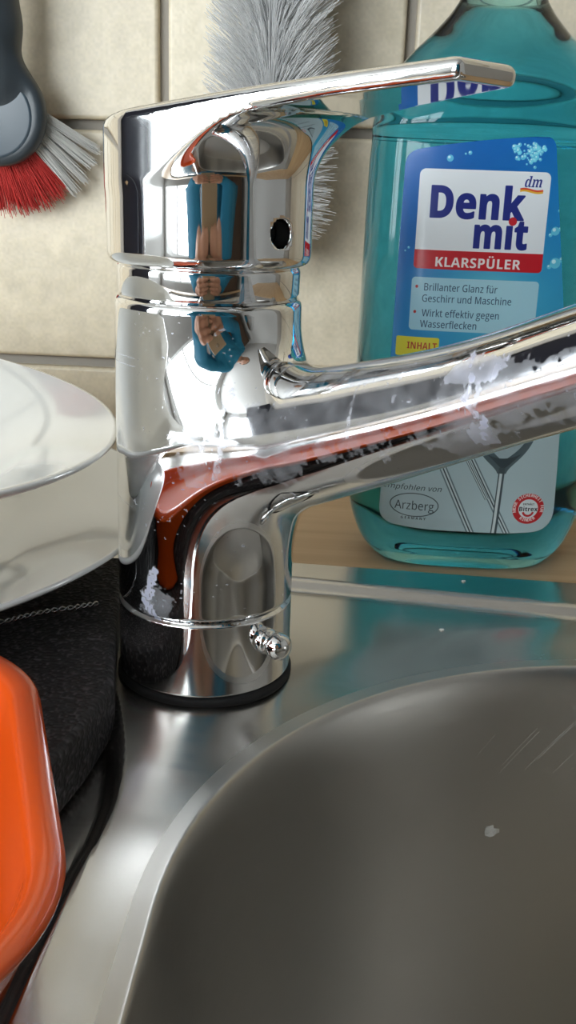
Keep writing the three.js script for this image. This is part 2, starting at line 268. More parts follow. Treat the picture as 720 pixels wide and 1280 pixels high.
  part('spout_body', surfaceNets(bodySdf, [-0.027, 0.019, -0.028], [0.185, 0.14, 0.028], 0.0009, 2e-4, (x, y) => [x / 0.2, y / 0.15]), scaled, tap);
  part('aerator', lathe([[0.0001, -0.012], [0.009, -0.012], [0.0098, -0.011], [0.0098, 0.004], [0.0001, 0.004]], 48).translate(0.166, 0.114, 0), chrome, tap);
  // base ring with the little locking pin, on a black rubber gasket
  part('gasket', lathe([[0.0001, -0.0006], [0.0232, -0.0006], [0.0235, 0.0004], [0.0235, 0.0014], [0.0228, 0.0020], [0.0001, 0.0020]]), mat({ color: lin(0.008, 0.008, 0.009), roughness: 0.7 }), tap, 'black rubber gasket under the tap');
  const ring = part('base_ring', lathe([[0.0001, 0.0017], [0.0222, 0.0017], [0.0228, 0.0022], [0.0229, 0.0030], [0.0229, 0.0212], [0.0227, 0.0218], [0.0219, 0.0221], [0.0217, 0.0228], [0.0001, 0.0229]], 160), chrome, tap);
  const pin = lathe([[0.0001, -0.0012], [0.0031, -0.0012], [0.0034, -0.0004], [0.0034, 0.0012], [0.0029, 0.0018], [0.0024, 0.0021], [0.0024, 0.0026], [0.0030, 0.0030], [0.0035, 0.0038], [0.0036, 0.0050], [0.0032, 0.0064], [0.0022, 0.0074], [0.0010, 0.0078], [0.0001, 0.0079]], 40); pin.rotateZ(-Math.PI / 2); pin.translate(0.0229, 0.0158, 0);
  part('locking_pin', pin, chrome, ring);
  part('collar', lathe([[0.0001, 0.1001], [0.0219, 0.1001], [0.0217, 0.1008], [0.0222, 0.1014], [0.0223, 0.1066], [0.0219, 0.1074], [0.0216, 0.1079], [0.0216, 0.1093], [0.0001, 0.1093]], 160), chrome, tap);
  // lever head: round cap that runs out into the flat lever
  const headSdf = (x, y, z) => {
    const top = y - (0.1415 + 0.135 * x - 0.32 * Math.max(0, x) ** 2), r = Math.hypot(x, z);
    const hw = lerp(0.0247, 0.0092, clamp(x / 0.077, 0, 1.2)), plan = x < 0 ? r - 0.0247 : (Math.abs(z) - hw) * 0.98;
    const thick = 0.0042 + 0.0012 * clamp(1 - x / 0.05, 0, 1), h = -top - thick, R = 0.013, flare = h <= 0 ? R : h < R ? R - Math.sqrt(R * R - (R - h) ** 2) : 0;
    const cap = smax(smax(r - 0.0247 - flare, plan, 0.001), 0.1078 - y, 0.0030);
    const plate = smax(smax(smax(plan, -x, 0.001), h, 0.0016), x - 0.0765, 0.0012);
    const hole = Math.max(Math.hypot(y - 0.1160, z) - 0.0031, 0.013 - x);
    return smax(smax(Math.min(cap, plate), top, 0.0024), -hole, 0.0006);
  };
  const head = part('lever_handle', surfaceNets(headSdf, [-0.028, 0.104, -0.028], [0.080, 0.156, 0.028], 0.0008, 1.5e-4), chrome, tap);
  const screw = new THREE.CylinderGeometry(0.0029, 0.0029, 0.006, 24); screw.rotateZ(Math.PI / 2); screw.translate(0.0165, 0.1160, 0);
  part('grub_screw', screw, mat({ color: lin(0.03, 0.03, 0.03), metalness: 0.8, roughness: 0.5 }), head, 'dark recessed grub screw');
}

// ---------------------------------------------------------------- rinse-aid bottle
{
  const B = { x: 0.0745, z: -0.1020, y: COUNTER_Y };
  const bottle = thing('rinse_aid_bottle', 'teal plastic rinse aid bottle with blue white and red printed label', 'bottle', [B.x, B.y, B.z]);
  const prof = [[0, 0.0255, 0.018], [0.0006, 0.0292, 0.0200], [0.003, 0.0322, 0.0218], [0.0065, 0.0350, 0.0236], [0.013, 0.0379, 0.0256], [0.0195, 0.0397, 0.0266], [0.030, 0.0398, 0.0268], [0.080, 0.0395, 0.0268], [0.132, 0.0388, 0.0266], [0.1400, 0.0384, 0.0267], [0.1420, 0.0386, 0.0282], [0.1436, 0.0384, 0.0286], [0.150, 0.0366, 0.0277], [0.156, 0.0342, 0.0267], [0.164, 0.0280, 0.0225], [0.172, 0.0200, 0.0180], [0.178, 0.0150, 0.0145], [0.182, 0.0130, 0.0130], [0.198, 0.0125, 0.0125]];
  const at = (y) => { for (let i = 0; i + 1 < prof.length; i++) if (y <= prof[i + 1][0]) { const t = (y - prof[i][0]) / (prof[i + 1][0] - prof[i][0]); return [lerp(prof[i][1], prof[i + 1][1], t), lerp(prof[i][2], prof[i + 1][2], t)]; } return prof.at(-1).slice(1); };
  const expo = (y) => lerp(3.2, 2.05, sstep(0.142, 0.182, y));
  const NU = 128, ring = (y, a, b) => { const n = expo(y), o = []; for (let i = 0; i < NU; i++) { const t = -i / NU * Math.PI * 2, cs = Math.cos(t), sn = Math.sin(t); o.push([Math.sign(cs) * Math.abs(cs) ** (2 / n) * a, y, Math.sign(sn) * Math.abs(sn) ** (2 / n) * b]); } return o; };
  const curve = new THREE.CatmullRomCurve3(prof.map((p) => new THREE.Vector3(p[0], p[1], p[2])), false, 'centripetal');
  const rows = []; for (let i = 0; i <= 150; i++) { const p = curve.getPoint(i / 150); rows.push(ring(p.x, p.y, p.z)); }
  rows.unshift(rows[0].map((p) => [p[0] * 0.02, 0.0025, p[2] * 0.02]), rows[0].map((p) => [p[0] * 0.6, 0.0022, p[2] * 0.6]), rows[0].map((p) => [p[0] * 0.82, 0.0012, p[2] * 0.82]), rows[0].map((p) => [p[0] * 0.92, 0.0003, p[2] * 0.92])); rows.push(rows.at(-1).map((p) => [p[0] * 0.02, p[1], p[2] * 0.02]));
  const shell = gridGeometry(NU, rows.length, (i, j) => rows[j][i], true);
  part('bottle_body', shell, mat({ color: lin(1, 1, 1), roughness: 0.04, transmission: 1, thickness: 0.05, ior: 1.36, attenuationColor: lin(0.02, 0.60, 0.66), attenuationDistance: 0.15 }), bottle, 'teal see-through plastic filled with rinse aid');
  const fill = []; for (let y = 0.0045; y <= 0.1756; y += 0.0015) { const [a, b] = at(y), k = Math.min(1, 0.80 + (y - 0.0045) * 60); fill.push(ring(y, (a - 0.0016) * k, (b - 0.0016) * k)); }
  fill.unshift(fill[0].map((p) => [p[0] * 0.02, p[1], p[2] * 0.02])); fill.push(fill.at(-1).map((p) => [p[0] * 0.02, p[1], p[2] * 0.02]));
  part('rinse_aid', gridGeometry(NU, fill.length, (i, j) => fill[j][i], true), mat({ color: lin(1, 1, 1), roughness: 0.0, transmission: 1, thickness: 0.05, ior: 1.02, attenuationColor: lin(0.05, 0.38, 0.70), attenuationDistance: 0.095 }), bottle, 'clear blue rinse aid inside the bottle');
  const blueCap = mat({ color: lin(0.01, 0.05, 0.25), roughness: 0.35 });
  part('cap', lathe([[0.0001, 0.186], [0.0150, 0.186], [0.0154, 0.1865], [0.0152, 0.208], [0.0125, 0.2115], [0.0001, 0.2115]], 64), blueCap, bottle);
  // label artwork: 60 x 130 mm seen in elevation, origin at its upper left corner
  const K = 15.5, cv = document.createElement('canvas'); cv.width = 60 * K; cv.height = 130 * K; const c = cv.getContext('2d'); c.scale(K, K);
  const edge = () => { c.beginPath(); c.moveTo(2.3, 13); c.quadraticCurveTo(2.2, 8.6, 6, 7.6); c.quadraticCurveTo(24, 4.2, 43, 3.0); c.quadraticCurveTo(46.4, 3, 46.8, 7); c.lineTo(54.3, 53); c.quadraticCurveTo(57.6, 78, 58.8, 119); c.quadraticCurveTo(58.8, 126.2, 52.5, 127.2); c.quadraticCurveTo(30, 129.2, 6, 127); c.quadraticCurveTo(0.9, 126, 1, 121); c.closePath(); };
  const rect = (x0, y0, x1, y1, r, col) => { c.fillStyle = col; c.beginPath(); c.roundRect(x0, y0, x1 - x0, y1 - y0, r); c.fill(); };
  const text = (s, x, y, size, col, w, style = 'bold', family = 'sans-serif', heavy = 0) => { c.save(); c.font = `${style} ${size}px ${family}`; c.fillStyle = col; c.translate(x, y); if (w) c.scale(w / c.measureText(s).width, 1); c.fillText(s, 0, 0); if (heavy) { c.strokeStyle = col; c.lineWidth = heavy; c.lineJoin = 'round'; c.strokeText(s, 0, 0); } c.restore(); };
  edge(); c.save(); c.clip();
  const g = c.createLinearGradient(0, 5, 60, 75); g.addColorStop(0, '#1a5fae'); g.addColorStop(0.3, '#1668b4'); g.addColorStop(0.6, '#2b8cc6'); g.addColorStop(1, '#49b3cc'); c.fillStyle = g; c.fillRect(0, 0, 60, 130);
  const g2 = c.createRadialGradient(30, 50, 2, 30, 50, 28); g2.addColorStop(0, 'rgba(120,205,215,0.75)'); g2.addColorStop(1, 'rgba(60,170,200,0)'); c.fillStyle = g2; c.fillRect(0, 20, 60, 60);
  // lower white field of the printed picture
  c.fillStyle = '#b9cfd4'; c.fillRect(0, 72, 60, 60);
  const bubble = (x, y, r) => { c.fillStyle = 'rgba(120,215,235,0.75)'; c.beginPath(); c.arc(x, y, r, 0, 7); c.fill(); c.fillStyle = 'rgba(220,245,250,0.8)'; c.beginPath(); c.arc(x - r * 0.3, y - r * 0.3, r * 0.4, 0, 7); c.fill(); };
  bubble(15.5, 10, 1); bubble(21.3, 8.3, 0.6); bubble(20, 8.6, 0.35); bubble(5, 36.5, 0.4); bubble(4, 37.5, 0.3); bubble(40.8, 11.8, 0.5);
  for (let i = 0; i < 60; i++) { const t = rnd(); bubble(lerp(34, 43.5, rnd()), lerp(5, 8.2, rnd()) + (t < 0.2 ? 2 : 0), rr(0.25, 0.8)); }
  for (let i = 0; i < 10; i++) bubble(rr(37.5, 40), rr(8, 11), rr(0.25, 0.6));
  for (const [x, y, r] of [[49, 30, 1.3], [50.6, 29.3, 0.7], [47.6, 31.2, 0.6], [50, 39.5, 1.6], [52, 38.4, 0.9], [48.2, 40.6, 0.7], [49.6, 24, 0.5], [51.5, 33, 0.5]]) bubble(x, y, r);
  // brand panel
  rect(6.9, 13.1, 46, 40, 1.8, '#e8ecf0'); c.fillStyle = '#c61f2b'; c.beginPath(); c.roundRect(6.8, 36.9, 39.2, 5.7, [0, 0, 1.2, 1.2]); c.fill();
  const navy = '#1c2a80';
  text('Denk', 9.8, 26.8, 12.6, navy, 29.0, 'bold', 'sans-serif', 0.55); c.strokeStyle = navy; c.lineWidth = 0.35;
  text('mıt', 23.8, 35.7, 11.9, navy, 17.0, 'bold', 'sans-serif', 0.55); c.fillStyle = '#c61f2b'; c.beginPath(); c.arc(35.8, 27.6, 1.25, 0, 7); c.fill();
  text('dm', 38.0, 17.4, 4.2, navy, 5.4, 'italic bold', 'serif');
  for (const [dy, col] of [[0, '#d8452a'], [0.5, '#e9b43a']]) { c.strokeStyle = col; c.lineWidth = 0.55; c.beginPath(); c.moveTo(37.1, 18.2 + dy); c.bezierCurveTo(39.5, 17.4 + dy, 41, 19.2 + dy, 44, 18.4 + dy); c.stroke(); }
  text('KLARSPÜLER', 13, 41.6, 4.1, '#f0e8e6', 26.4);
  // claims panel
  rect(6.6, 45.2, 45.7, 61.6, 1.2, 'rgba(176,214,226,0.9)');
  for (const [s, x, y, w] of [['Brillanter Glanz für', 10.3, 49.0, 22.8], ['Geschirr und Maschine', 10.0, 52.5, 27.8], ['Wirkt effektiv gegen', 10.3, 57.0, 24.2], ['Wasserflecken', 10.0, 60.4, 17.8]]) text(s, x, y, 3.0, '#1d3557', w, 'normal');
  text('•', 7.7, 49.0, 3, '#b32b2b'); text('•', 7.6, 56.8, 3, '#b32b2b');
  rect(3, 63.8, 16.4, 70, 0.6, '#d9cf3c'); text('INHALT', 6.4, 67.4, 3.0, '#b5402f', 9.4);
  // cutlery and wine glass in the picture
  const blade = (x0, y0, x1, y1, w) => { const dx = y1 - y0, dy = x0 - x1, l = Math.hypot(dx, dy); for (const [k, col] of [[w, '#6d8087'], [w * 0.62, '#cfdde0'], [w * 0.18, '#3d4a50']]) { c.strokeStyle = col; c.lineWidth = k; c.beginPath(); c.moveTo(x0, y0); c.lineTo(x1, y1); c.stroke(); } };
  blade(14, 92, 31.8, 128.4, 2.4); blade(24, 92, 44, 128.4, 2.2); blade(19, 86, 36, 116, 1.4);
  c.fillStyle = '#55666c'; c.beginPath(); c.moveTo(30, 88); c.bezierCurveTo(29, 102, 37, 103, 38.6, 107); c.lineTo(41.4, 107); c.bezierCurveTo(42.4, 103, 50, 101, 51, 88); c.closePath(); c.fill();
  c.fillStyle = '#a9bcc1'; c.beginPath(); c.moveTo(32, 88); c.bezierCurveTo(32, 98, 38, 100.5, 40, 103); c.bezierCurveTo(43, 100, 48, 98, 49, 88); c.closePath(); c.fill();
  c.fillStyle = '#3c4a50'; c.beginPath(); c.moveTo(34.5, 100.5); c.quadraticCurveTo(40, 103.5, 46, 100); c.quadraticCurveTo(41, 105.5, 40, 105.5); c.closePath(); c.fill();
  c.strokeStyle = '#46555b'; c.lineWidth = 2; c.beginPath(); c.moveTo(40, 105); c.lineTo(39.3, 128); c.stroke(); c.strokeStyle = '#d8e4e6'; c.lineWidth = 0.9; c.beginPath(); c.moveTo(39.8, 107); c.lineTo(39.1, 128); c.stroke();
  text('empfohlen von', 1.6, 114.6, 2.5, '#2f3d44', 19.4, 'italic'); text('Arzberg', 6.0, 120.9, 4.1, '#39464c', 13, 'normal'); text('G E R M A N Y', 8.2, 124.7, 1.3, '#2f3d44', 8.3);
  c.strokeStyle = '#39464c'; c.lineWidth = 0.3; c.beginPath(); c.ellipse(12.4, 119.4, 7.9, 4.0, 0, 0, 7); c.stroke();
  c.fillStyle = '#c4262c'; c.beginPath(); c.arc(50, 118.8, 5.3, 0, 7); c.fill(); c.fillStyle = '#dfe8ea'; c.beginPath(); c.arc(50, 118.8, 3.3, 0, 7); c.fill();
  text('Bitrex', 46.8, 119.6, 2.1, '#1b2730', 6.4); text('ENTHÄLT', 48.1, 117.4, 0.9, '#1b2730', 3.8);
  c.strokeStyle = '#c4262c'; c.lineWidth = 0.7; c.beginPath(); c.arc(50, 119.6, 1.7, 0.2, 2.9); c.stroke();
  const arc = (s, r, a0, a1, flip) => { for (let i = 0; i < s.length; i++) { const a = lerp(a0, a1, i / (s.length - 1)); c.save(); c.translate(50 + Math.cos(a) * r, 118.8 + Math.sin(a) * r); c.rotate(a + (flip ? -1 : 1) * Math.PI / 2); c.font = 'bold 1.5px sans-serif'; c.fillStyle = '#f4e9e6'; c.textAlign = 'center'; c.fillText(s[i], 0, 0); c.restore(); } };
  arc('MEHR SICHERHEIT FÜR', 3.75, Math.PI * 0.94, Math.PI * 2.06, false); arc('KINDER', 4.85, Math.PI * 0.68, Math.PI * 0.32, true);
  c.restore();
  const img = c.getImageData(0, 0, cv.width, cv.height), inside = document.createElement('canvas'); void img; void inside;
  const tex = new THREE.CanvasTexture(cv); tex.colorSpace = THREE.SRGBColorSpace;
  // label sheet: mesh that follows the front of the bottle inside the label outline
  const poly = []; { const q = (a, b, d, n = 10) => { for (let i = 1; i <= n; i++) { const t = i / n; poly.push([(1 - t) ** 2 * a[0] + 2 * t * (1 - t) * b[0] + t * t * d[0], (1 - t) ** 2 * a[1] + 2 * t * (1 - t) * b[1] + t * t * d[1]]); } };
    q([2.3, 13], [2.2, 8.6], [6, 7.6]); q([6, 7.6], [24, 4.2], [43, 3]); q([43, 3], [46.4, 3], [46.8, 7]); q([46.8, 7], [50.5, 30], [54.3, 53]); q([54.3, 53], [57.6, 78], [58.8, 119], 16); q([58.8, 119], [58.8, 126.2], [52.5, 127.2]); q([52.5, 127.2], [30, 129.2], [6, 127]); q([6, 127], [0.9, 126], [1, 121]); }
  const spanAt = (y) => { let lo = 1e9, hi = -1e9; for (let i = 0; i < poly.length; i++) { const a = poly[i], b = poly[(i + 1) % poly.length]; if ((a[1] - y) * (b[1] - y) <= 0 && a[1] !== b[1]) { const x = lerp(a[0], b[0], (y - a[1]) / (b[1] - a[1])); lo = Math.min(lo, x); hi = Math.max(hi, x); } } return [lo, hi]; };
  const NX = 40, NY = 150, y0 = 3.05, y1 = 128.0;
  const sheet = gridGeometry(NX, NY, (i, j) => {
    const v = lerp(y1, y0, sstep(-0.02, 1.02, j / (NY - 1))), [a, b] = spanAt(clamp(v, y0, y1)), u = lerp(a, b, i / (NX - 1));
    const x = 0.044 + u / 1000 - B.x, y = 0.145 - v / 1000 - B.y, [ra, rb] = at(y), n = expo(y), z = rb * (1 - Math.min(0.999, Math.abs(x / ra)) ** n) ** (1 / n);
    return [x, y, z + 0.00035, u / 60, 1 - v / 130];
  });
  part('label', sheet, mat({ map: tex, roughness: 0.3, clearcoat: 0.4, clearcoatRoughness: 0.15 }), bottle, 'printed paper label, white brand panel with red bar');
}

// ---------------------------------------------------------------- drainer: black slab, plates, orange tray, wire
const SLAB_TOP = 0.0095;
{
  const pts = [[-0.0365, -0.055], [-0.0272, 0], [-0.0212, 0.030], [-0.0232, 0.052], [-0.0262, 0.0685], [-0.034, 0.100], [-0.05, 0.112], [-0.27, 0.112], [-0.27, -0.055]];
  const s = new THREE.Shape(pts.map((p) => new THREE.Vector2(p[0], -p[1])));
  const g = new THREE.ExtrudeGeometry(s, { depth: 0.0118, bevelEnabled: true, bevelThickness: 0.0018, bevelSize: 0.0016, bevelOffset: -0.0016, bevelSegments: 3 }); g.rotateX(-Math.PI / 2); g.translate(0, SLAB_TOP - 0.0136, 0);
  const a = noiseGrid(256, [64, 64], 41), b = noiseGrid(256, [30, 30], 42);
  const speck = (i) => Math.max(0, a[i] - 0.6) * 2.2;
  const uvs = g.attributes.uv; for (let i = 0; i < uvs.count; i++) uvs.setXY(i, uvs.getX(i) * 20, uvs.getY(i) * 20);
  solo('stone_slab', g, mat({ roughness: 0.75, map: dataTex(256, (i) => { const v = 0.13 + 0.26 * speck(i) + 0.05 * b[i]; return [v * 1.03, v * 0.97, v * 1.0]; }, true), bumpMap: dataTex(256, (i) => { const v = 0.7 * a[i] + 0.3 * b[i]; return [v, v, v]; }), bumpScale: 0.0006 }), 'black speckled slab lying left of the tap under the plates', 'slab');
}
const porcelain = mat({ color: lin(0.78, 0.79, 0.78), roughness: 0.12, clearcoat: 0.5, clearcoatRoughness: 0.05 });
{
  const lower = solo('dinner_plate', lathe([[0.0001, 0.0035], [0.060, 0.0035], [0.0635, 0.0005], [0.068, 0.0005], [0.070, 0.0038], [0.090, 0.0075], [0.1190, 0.0192], [0.1200, 0.0202], [0.1197, 0.0211], [0.1186, 0.0210], [0.100, 0.0148], [0.082, 0.0085], [0.070, 0.0068], [0.0001, 0.0062]], 160), porcelain, 'white porcelain plate lying on the black slab under the bowl', 'plate');
  lower.position.set(-0.144, SLAB_TOP, -0.0330);
  const upper = solo('soup_bowl', lathe([[0.0001, -0.046], [0.040, -0.046], [0.043, -0.0495], [0.047, -0.0495], [0.049, -0.0455], [0.075, -0.034], [0.098, -0.012], [0.1190, -0.0010], [0.1200, 0.0], [0.1197, 0.0009], [0.1185, 0.0009], [0.096, -0.0085], [0.073, -0.029], [0.048, -0.0415], [0.0001, -0.043]], 160), porcelain, 'white porcelain bowl stacked on top of the white plate', 'bowl');
  upper.position.set(-0.1465, 0.0739, 0.0063); upper.rotation.set(-0.0395, 0, -0.1089);
}
{
  const tray = thing('plastic_tray', 'orange plastic tray with rounded corners lying left of the sink bowl', 'tray', [-0.0610, SLAB_TOP, 0.1070]);
  tray.rotation.y = 20.6 * Math.PI / 180;
  const hx = 0.045, hz = 0.0625, r = 0.036, NC = 16;
  const ringAt = (inset, y) => { const R = Math.max(0.002, r - inset), X = hx - inset - R, Z = hz - inset - R, o = []; for (const [sx, sz, a0] of [[1, 1, 0], [-1, 1, 90], [-1, -1, 180], [1, -1, 270]]) for (let k = 0; k <= NC; k++) { const a = (a0 + 90 * k / NC) * Math.PI / 180; o.push([sx * X + Math.cos(a) * R, y, sz * Z + Math.sin(a) * R]); } return o.reverse(); };
  const prof = [[0.030, 0.0002], [0.012, 0.0002], [0.0085, 0.0012], [0.0065, 0.0040], [0.0035, 0.0165], [0.0015, 0.0172], [0.0003, 0.0184], [0.0, 0.0198], [0.0008, 0.0210], [0.0026, 0.0214], [0.0046, 0.0212], [0.0056, 0.0200], [0.0066, 0.0180], [0.0100, 0.0055], [0.0120, 0.0036], [0.0150, 0.0028], [0.030, 0.0026]];
  const rows = prof.map(([i, y]) => ringAt(i, y * 0.72)), n = rows[0].length;
  const shrink = (row) => row.map((p) => [p[0] * 0.01, p[1], p[2] * 0.01]);
  rows.unshift(shrink(rows[0])); rows.push(shrink(rows.at(-1)));
  part('tray_shell', gridGeometry(n, rows.length, (i, j) => rows[j][i], true), mat({ color: lin(0.72, 0.09, 0.008), roughness: 0.22, clearcoat: 0.3, clearcoatRoughness: 0.1 }), tray);
}
{
  const path = [[-0.085, 0.0185], [-0.0585, 0.0027], [-0.0533, -0.0018], [-0.0479, -0.0064], [-0.041, -0.0103], [-0.0355, -0.0138]].map((p) => new THREE.Vector3(p[0], SLAB_TOP + 0.0013, p[1]));
  const mid = new THREE.CatmullRomCurve3(path), strands = [];
  for (const ph of [0, Math.PI]) { const q = []; for (let i = 0; i <= 220; i++) { const p = mid.getPoint(i / 220), a = ph + i / 220 * 2 * Math.PI * 9; q.push(new THREE.Vector3(p.x + 0.0004 * Math.cos(a) * 0.6, p.y + 0.0005 * Math.sin(a), p.z + 0.0004 * Math.cos(a) * 0.8)); } strands.push(new THREE.TubeGeometry(new THREE.CatmullRomCurve3(q), 260, 0.00032, 6)); }
  const w = thing('twist_tie', 'thin twisted silver wire lying on the black slab below the plate', 'wire');
  strands.forEach((s) => part('strand', s, mat({ color: lin(0.6, 0.6, 0.6), metalness: 1, roughness: 0.25 }), w));
}

// ---------------------------------------------------------------- brushes hanging in front of the tiles
const steelRod = mat({ color: lin(0.6, 0.6, 0.6), metalness: 1, roughness: 0.2 });
{
  const rail = thing('hook_rail', 'thin steel rail with hooks fixed to the tiles above the brushes', 'rail', [0, 0.42, -0.178]);
  const bar = new THREE.CylinderGeometry(0.004, 0.004, 0.5, 24); bar.rotateZ(Math.PI / 2); part('bar', bar, steelRod, rail);
  for (const x of [-0.2, 0.2]) { const p = new THREE.CylinderGeometry(0.004, 0.006, 0.024, 20); p.rotateX(Math.PI / 2); p.translate(x, 0, -0.0115); part('bracket', p, steelRod, rail); }
}
function bristles(name, count, place, r0, len, material, parent) {
  const g = new THREE.CylinderGeometry(r0 * 0.55, r0, 1, 4, 1, true); g.translate(0, 0.5, 0);
  const m = shade(new THREE.InstancedMesh(g, material, count)); m.name = name; m.userData.kind = 'stuff';
  const q = new THREE.Quaternion(), up = new THREE.Vector3(0, 1, 0), M = new THREE.Matrix4(), k = new THREE.Color();
  for (let i = 0; i < count; i++) { const [p, d, l] = place(i); q.setFromUnitVectors(up, d.normalize()); M.compose(p, q, new THREE.Vector3(1, l, 1)); m.setMatrixAt(i, M); const v = rr(0.85, 1); m.setColorAt(i, k.setRGB(v, v, v)); }
  parent.add(m); return m;
}
{
  const b = thing('bottle_brush', 'white nylon bottle brush hanging in front of the tiles behind the tap', 'brush', [-0.0030, 0.094, -0.1715]);
  part('wire_stem', new THREE.CylinderGeometry(0.0016, 0.0016, 0.33, 12).translate(0, 0.165, 0), steelRod, b);
  part('hanging_loop', new THREE.TorusGeometry(0.009, 0.0013, 10, 32).translate(0, 0.3355, 0), steelRod, b);
  bristles('bristles', 6500, () => {
    const t = rnd(), y = 0.004 + 0.165 * t, a = rnd() * Math.PI * 2, rad = 0.0262 * Math.sqrt(clamp((y + 0.004) / 0.03, 0.06, 1)) * rr(0.82, 1.06), lift = lerp(-0.1, 0.75, sstep(0.02, 0.075, y)) + rr(-0.22, 0.22);
    const d = new THREE.Vector3(Math.cos(a), lift, Math.sin(a)); return [new THREE.Vector3(0, y - 0.010 * sstep(0.02, 0.075, y), 0), d, rad * Math.hypot(1, lift * 0.85)];
  }, 0.00022, 0, mat({ color: lin(0.99, 0.99, 0.99), roughness: 0.7, transmission: 0.5, thickness: 0 }), b);
}
{
  const b = thing('dish_brush', 'grey dish brush with white and red bristles hanging beside the tiles', 'brush', [-0.1125, 0.1500, -0.1800]);
  const grey = mat({ color: lin(0.030, 0.038, 0.045), roughness: 0.35 });
  const hd = surfaceNets((x, y, z) => {
    const r = Math.hypot(x * 1.0, (y + 0.002) * 0.97), disc = smax(r - 0.0196, Math.abs(z) - 0.0042, 0.004);
    const neck = capsule(x, y, z * 1.2, [0.000, 0.012, 0.001, 0.0105], [0.0015, 0.030, 0.004, 0.0098]);
    const grip = Math.max(capsule(x, y, z, [0.0015, 0.03, 0.004, 0.0098], [0.003, 0.27, 0.004, 0.0085]), -1);
    return smin(smin(disc, neck, 0.006), grip, 0.004);
  }, [-0.026, -0.026, -0.012], [0.026, 0.285, 0.018], 0.0012, 3e-4);
  part('handle', hd, grey, b);
  part('back_plate', lathe([[0.0001, 0.0006], [0.0150, 0.0002], [0.0164, -0.0006], [0.0164, -0.0015], [0.0001, -0.0015]], 64).rotateX(Math.PI / 2).translate(-0.0012, -0.0030, 0.0046), mat({ color: lin(0.040, 0.058, 0.075), roughness: 0.3 }), b);
  part('hanging_loop', new THREE.TorusGeometry(0.008, 0.002, 10, 32).translate(0.003, 0.2665, 0.002), grey, b);
  const tuft = (a, rad) => new THREE.Vector3(Math.cos(a) * rad, Math.sin(a) * rad - 0.002, -0.004);
  const spots = []; for (let k = 0; k < 2; k++) for (let i = 0; i < 28; i++) spots.push([i / 28 * Math.PI * 2 + k * 0.1, [0.0165, 0.011][k]]);
  const kinds = { white: [], red: [] };
  for (const [a, rad] of spots) { const dg = ((a * 180 / Math.PI) + 360) % 360; if (dg > 8 && dg < 215) continue; (dg > 215 && dg < 318 ? kinds.red : kinds.white).push([a, rad]); }
  for (const [kind, m] of [['white', mat({ color: lin(0.82, 0.80, 0.76), roughness: 0.9, transmission: 0.4, thickness: 0 })], ['red', mat({ color: lin(0.52, 0.03, 0.025), roughness: 0.55 })]]) {
    const list = kinds[kind], per = 60;
    bristles(`${kind}_bristles`, list.length * per, (i) => {
      const [a, rad] = list[Math.floor(i / per)], p = tuft(a, rad); p.x += rr(-0.0016, 0.0016); p.y += rr(-0.0016, 0.0016);
      const j = kind === 'red' ? 0.22 : 0.05, out = rad * 48; 
      return [p, new THREE.Vector3(Math.cos(a) * out + 0.24 + rr(-j, j), Math.sin(a) * out - 0.62 + rr(-j, j), -0.46 + rr(-0.08, 0.08)), kind === 'red' ? rr(0.019, 0.0245) : rr(0.0235, 0.026)];
    }, 0.00024, 0, m, b);
  }
}

// ---------------------------------------------------------------- out of the frame, seen only as dark shapes in the chrome
{
  const f = thing('refrigerator', 'tall dark slate-blue refrigerator beyond the left end of the worktop', 'refrigerator', [-1.56, ROOM.y0, 0.12]);
  const slate = mat({ color: lin(0.022, 0.024, 0.042), roughness: 0.35 });
  part('cabinet', new RoundedBoxGeometry(0.60, 1.82, 0.60, 3, 0.012).translate(0, 0.94, 0), slate, f);
  for (const [y0, y1] of [[0.05, 0.68], [0.69, 1.84]]) { const d = part('door', new RoundedBoxGeometry(0.59, y1 - y0, 0.05, 3, 0.012).translate(0, (y0 + y1) / 2, 0.326), slate, f); part('handle', new THREE.CylinderGeometry(0.010, 0.010, 0.30, 16).translate(0.25, y0 > 0.5 ? 0.95 : 0.48, 0.372), steelRod, d); }
  for (const x of [-0.25, 0.25]) for (const z of [-0.25, 0.25]) part('foot', new THREE.CylinderGeometry(0.02, 0.02, 0.03, 16).translate(x, 0.016, z), slate, f);
  const c = thing('tall_cupboard', 'tall brown wooden cupboard against the front wall on the right', 'cupboard', [1.05, ROOM.y0, 1.95]);
  const brown = mat({ color: lin(0.10, 0.055, 0.03), roughness: 0.5 });
  part('carcass', box(-0.45, 0.45, 0, 2.1, -0.25, 0.3), brown, c);
  for (const s of [-1, 1]) { const d = part('door', new RoundedBoxGeometry(0.44, 2.0, 0.022, 2, 0.004).translate(s * 0.2225, 1.05, -0.262), brown, c); part('handle', new THREE.CylinderGeometry(0.006, 0.006, 0.14, 16).translate(s * 0.05, 1.05, -0.285), steelRod, d); }
}

// ---------------------------------------------------------------- crumbs
{
  const white = mat({ color: lin(0.75, 0.74, 0.7), roughness: 0.8 });
  const flake = (p, s, label, n) => { const g = new THREE.IcosahedronGeometry(s, 1), q = g.attributes.position; for (let i = 0; i < q.count; i++) { const x = q.getX(i), y = q.getY(i), z = q.getZ(i), k = 1 + 0.4 * Math.sin(x * 9e3 + 3 * Math.sin(z * 7e3)); q.setXYZ(i, x * k * 1.4, y * k * 0.5, z * k); } g.computeVertexNormals(); const m = solo('crumb', g, white, label, 'crumb'); m.position.set(...p); if (n) m.quaternion.setFromUnitVectors(new THREE.Vector3(0, 1, 0), new THREE.Vector3(...n)); return m; };
  flake([0.0642, 0.0002, -0.0326], 0.0005, 'tiny white crumb on the sink deck before the bottle');
  flake([0.0736, 0.0034, -0.0655], 0.0005, 'tiny white crumb on the sink rim at the bottle foot');
  flake([0.0800, -0.0489, -0.0036], 0.0015, 'white flake stuck to the inside wall of the sink bowl', [0.334, 0.124, 0.934]);
}

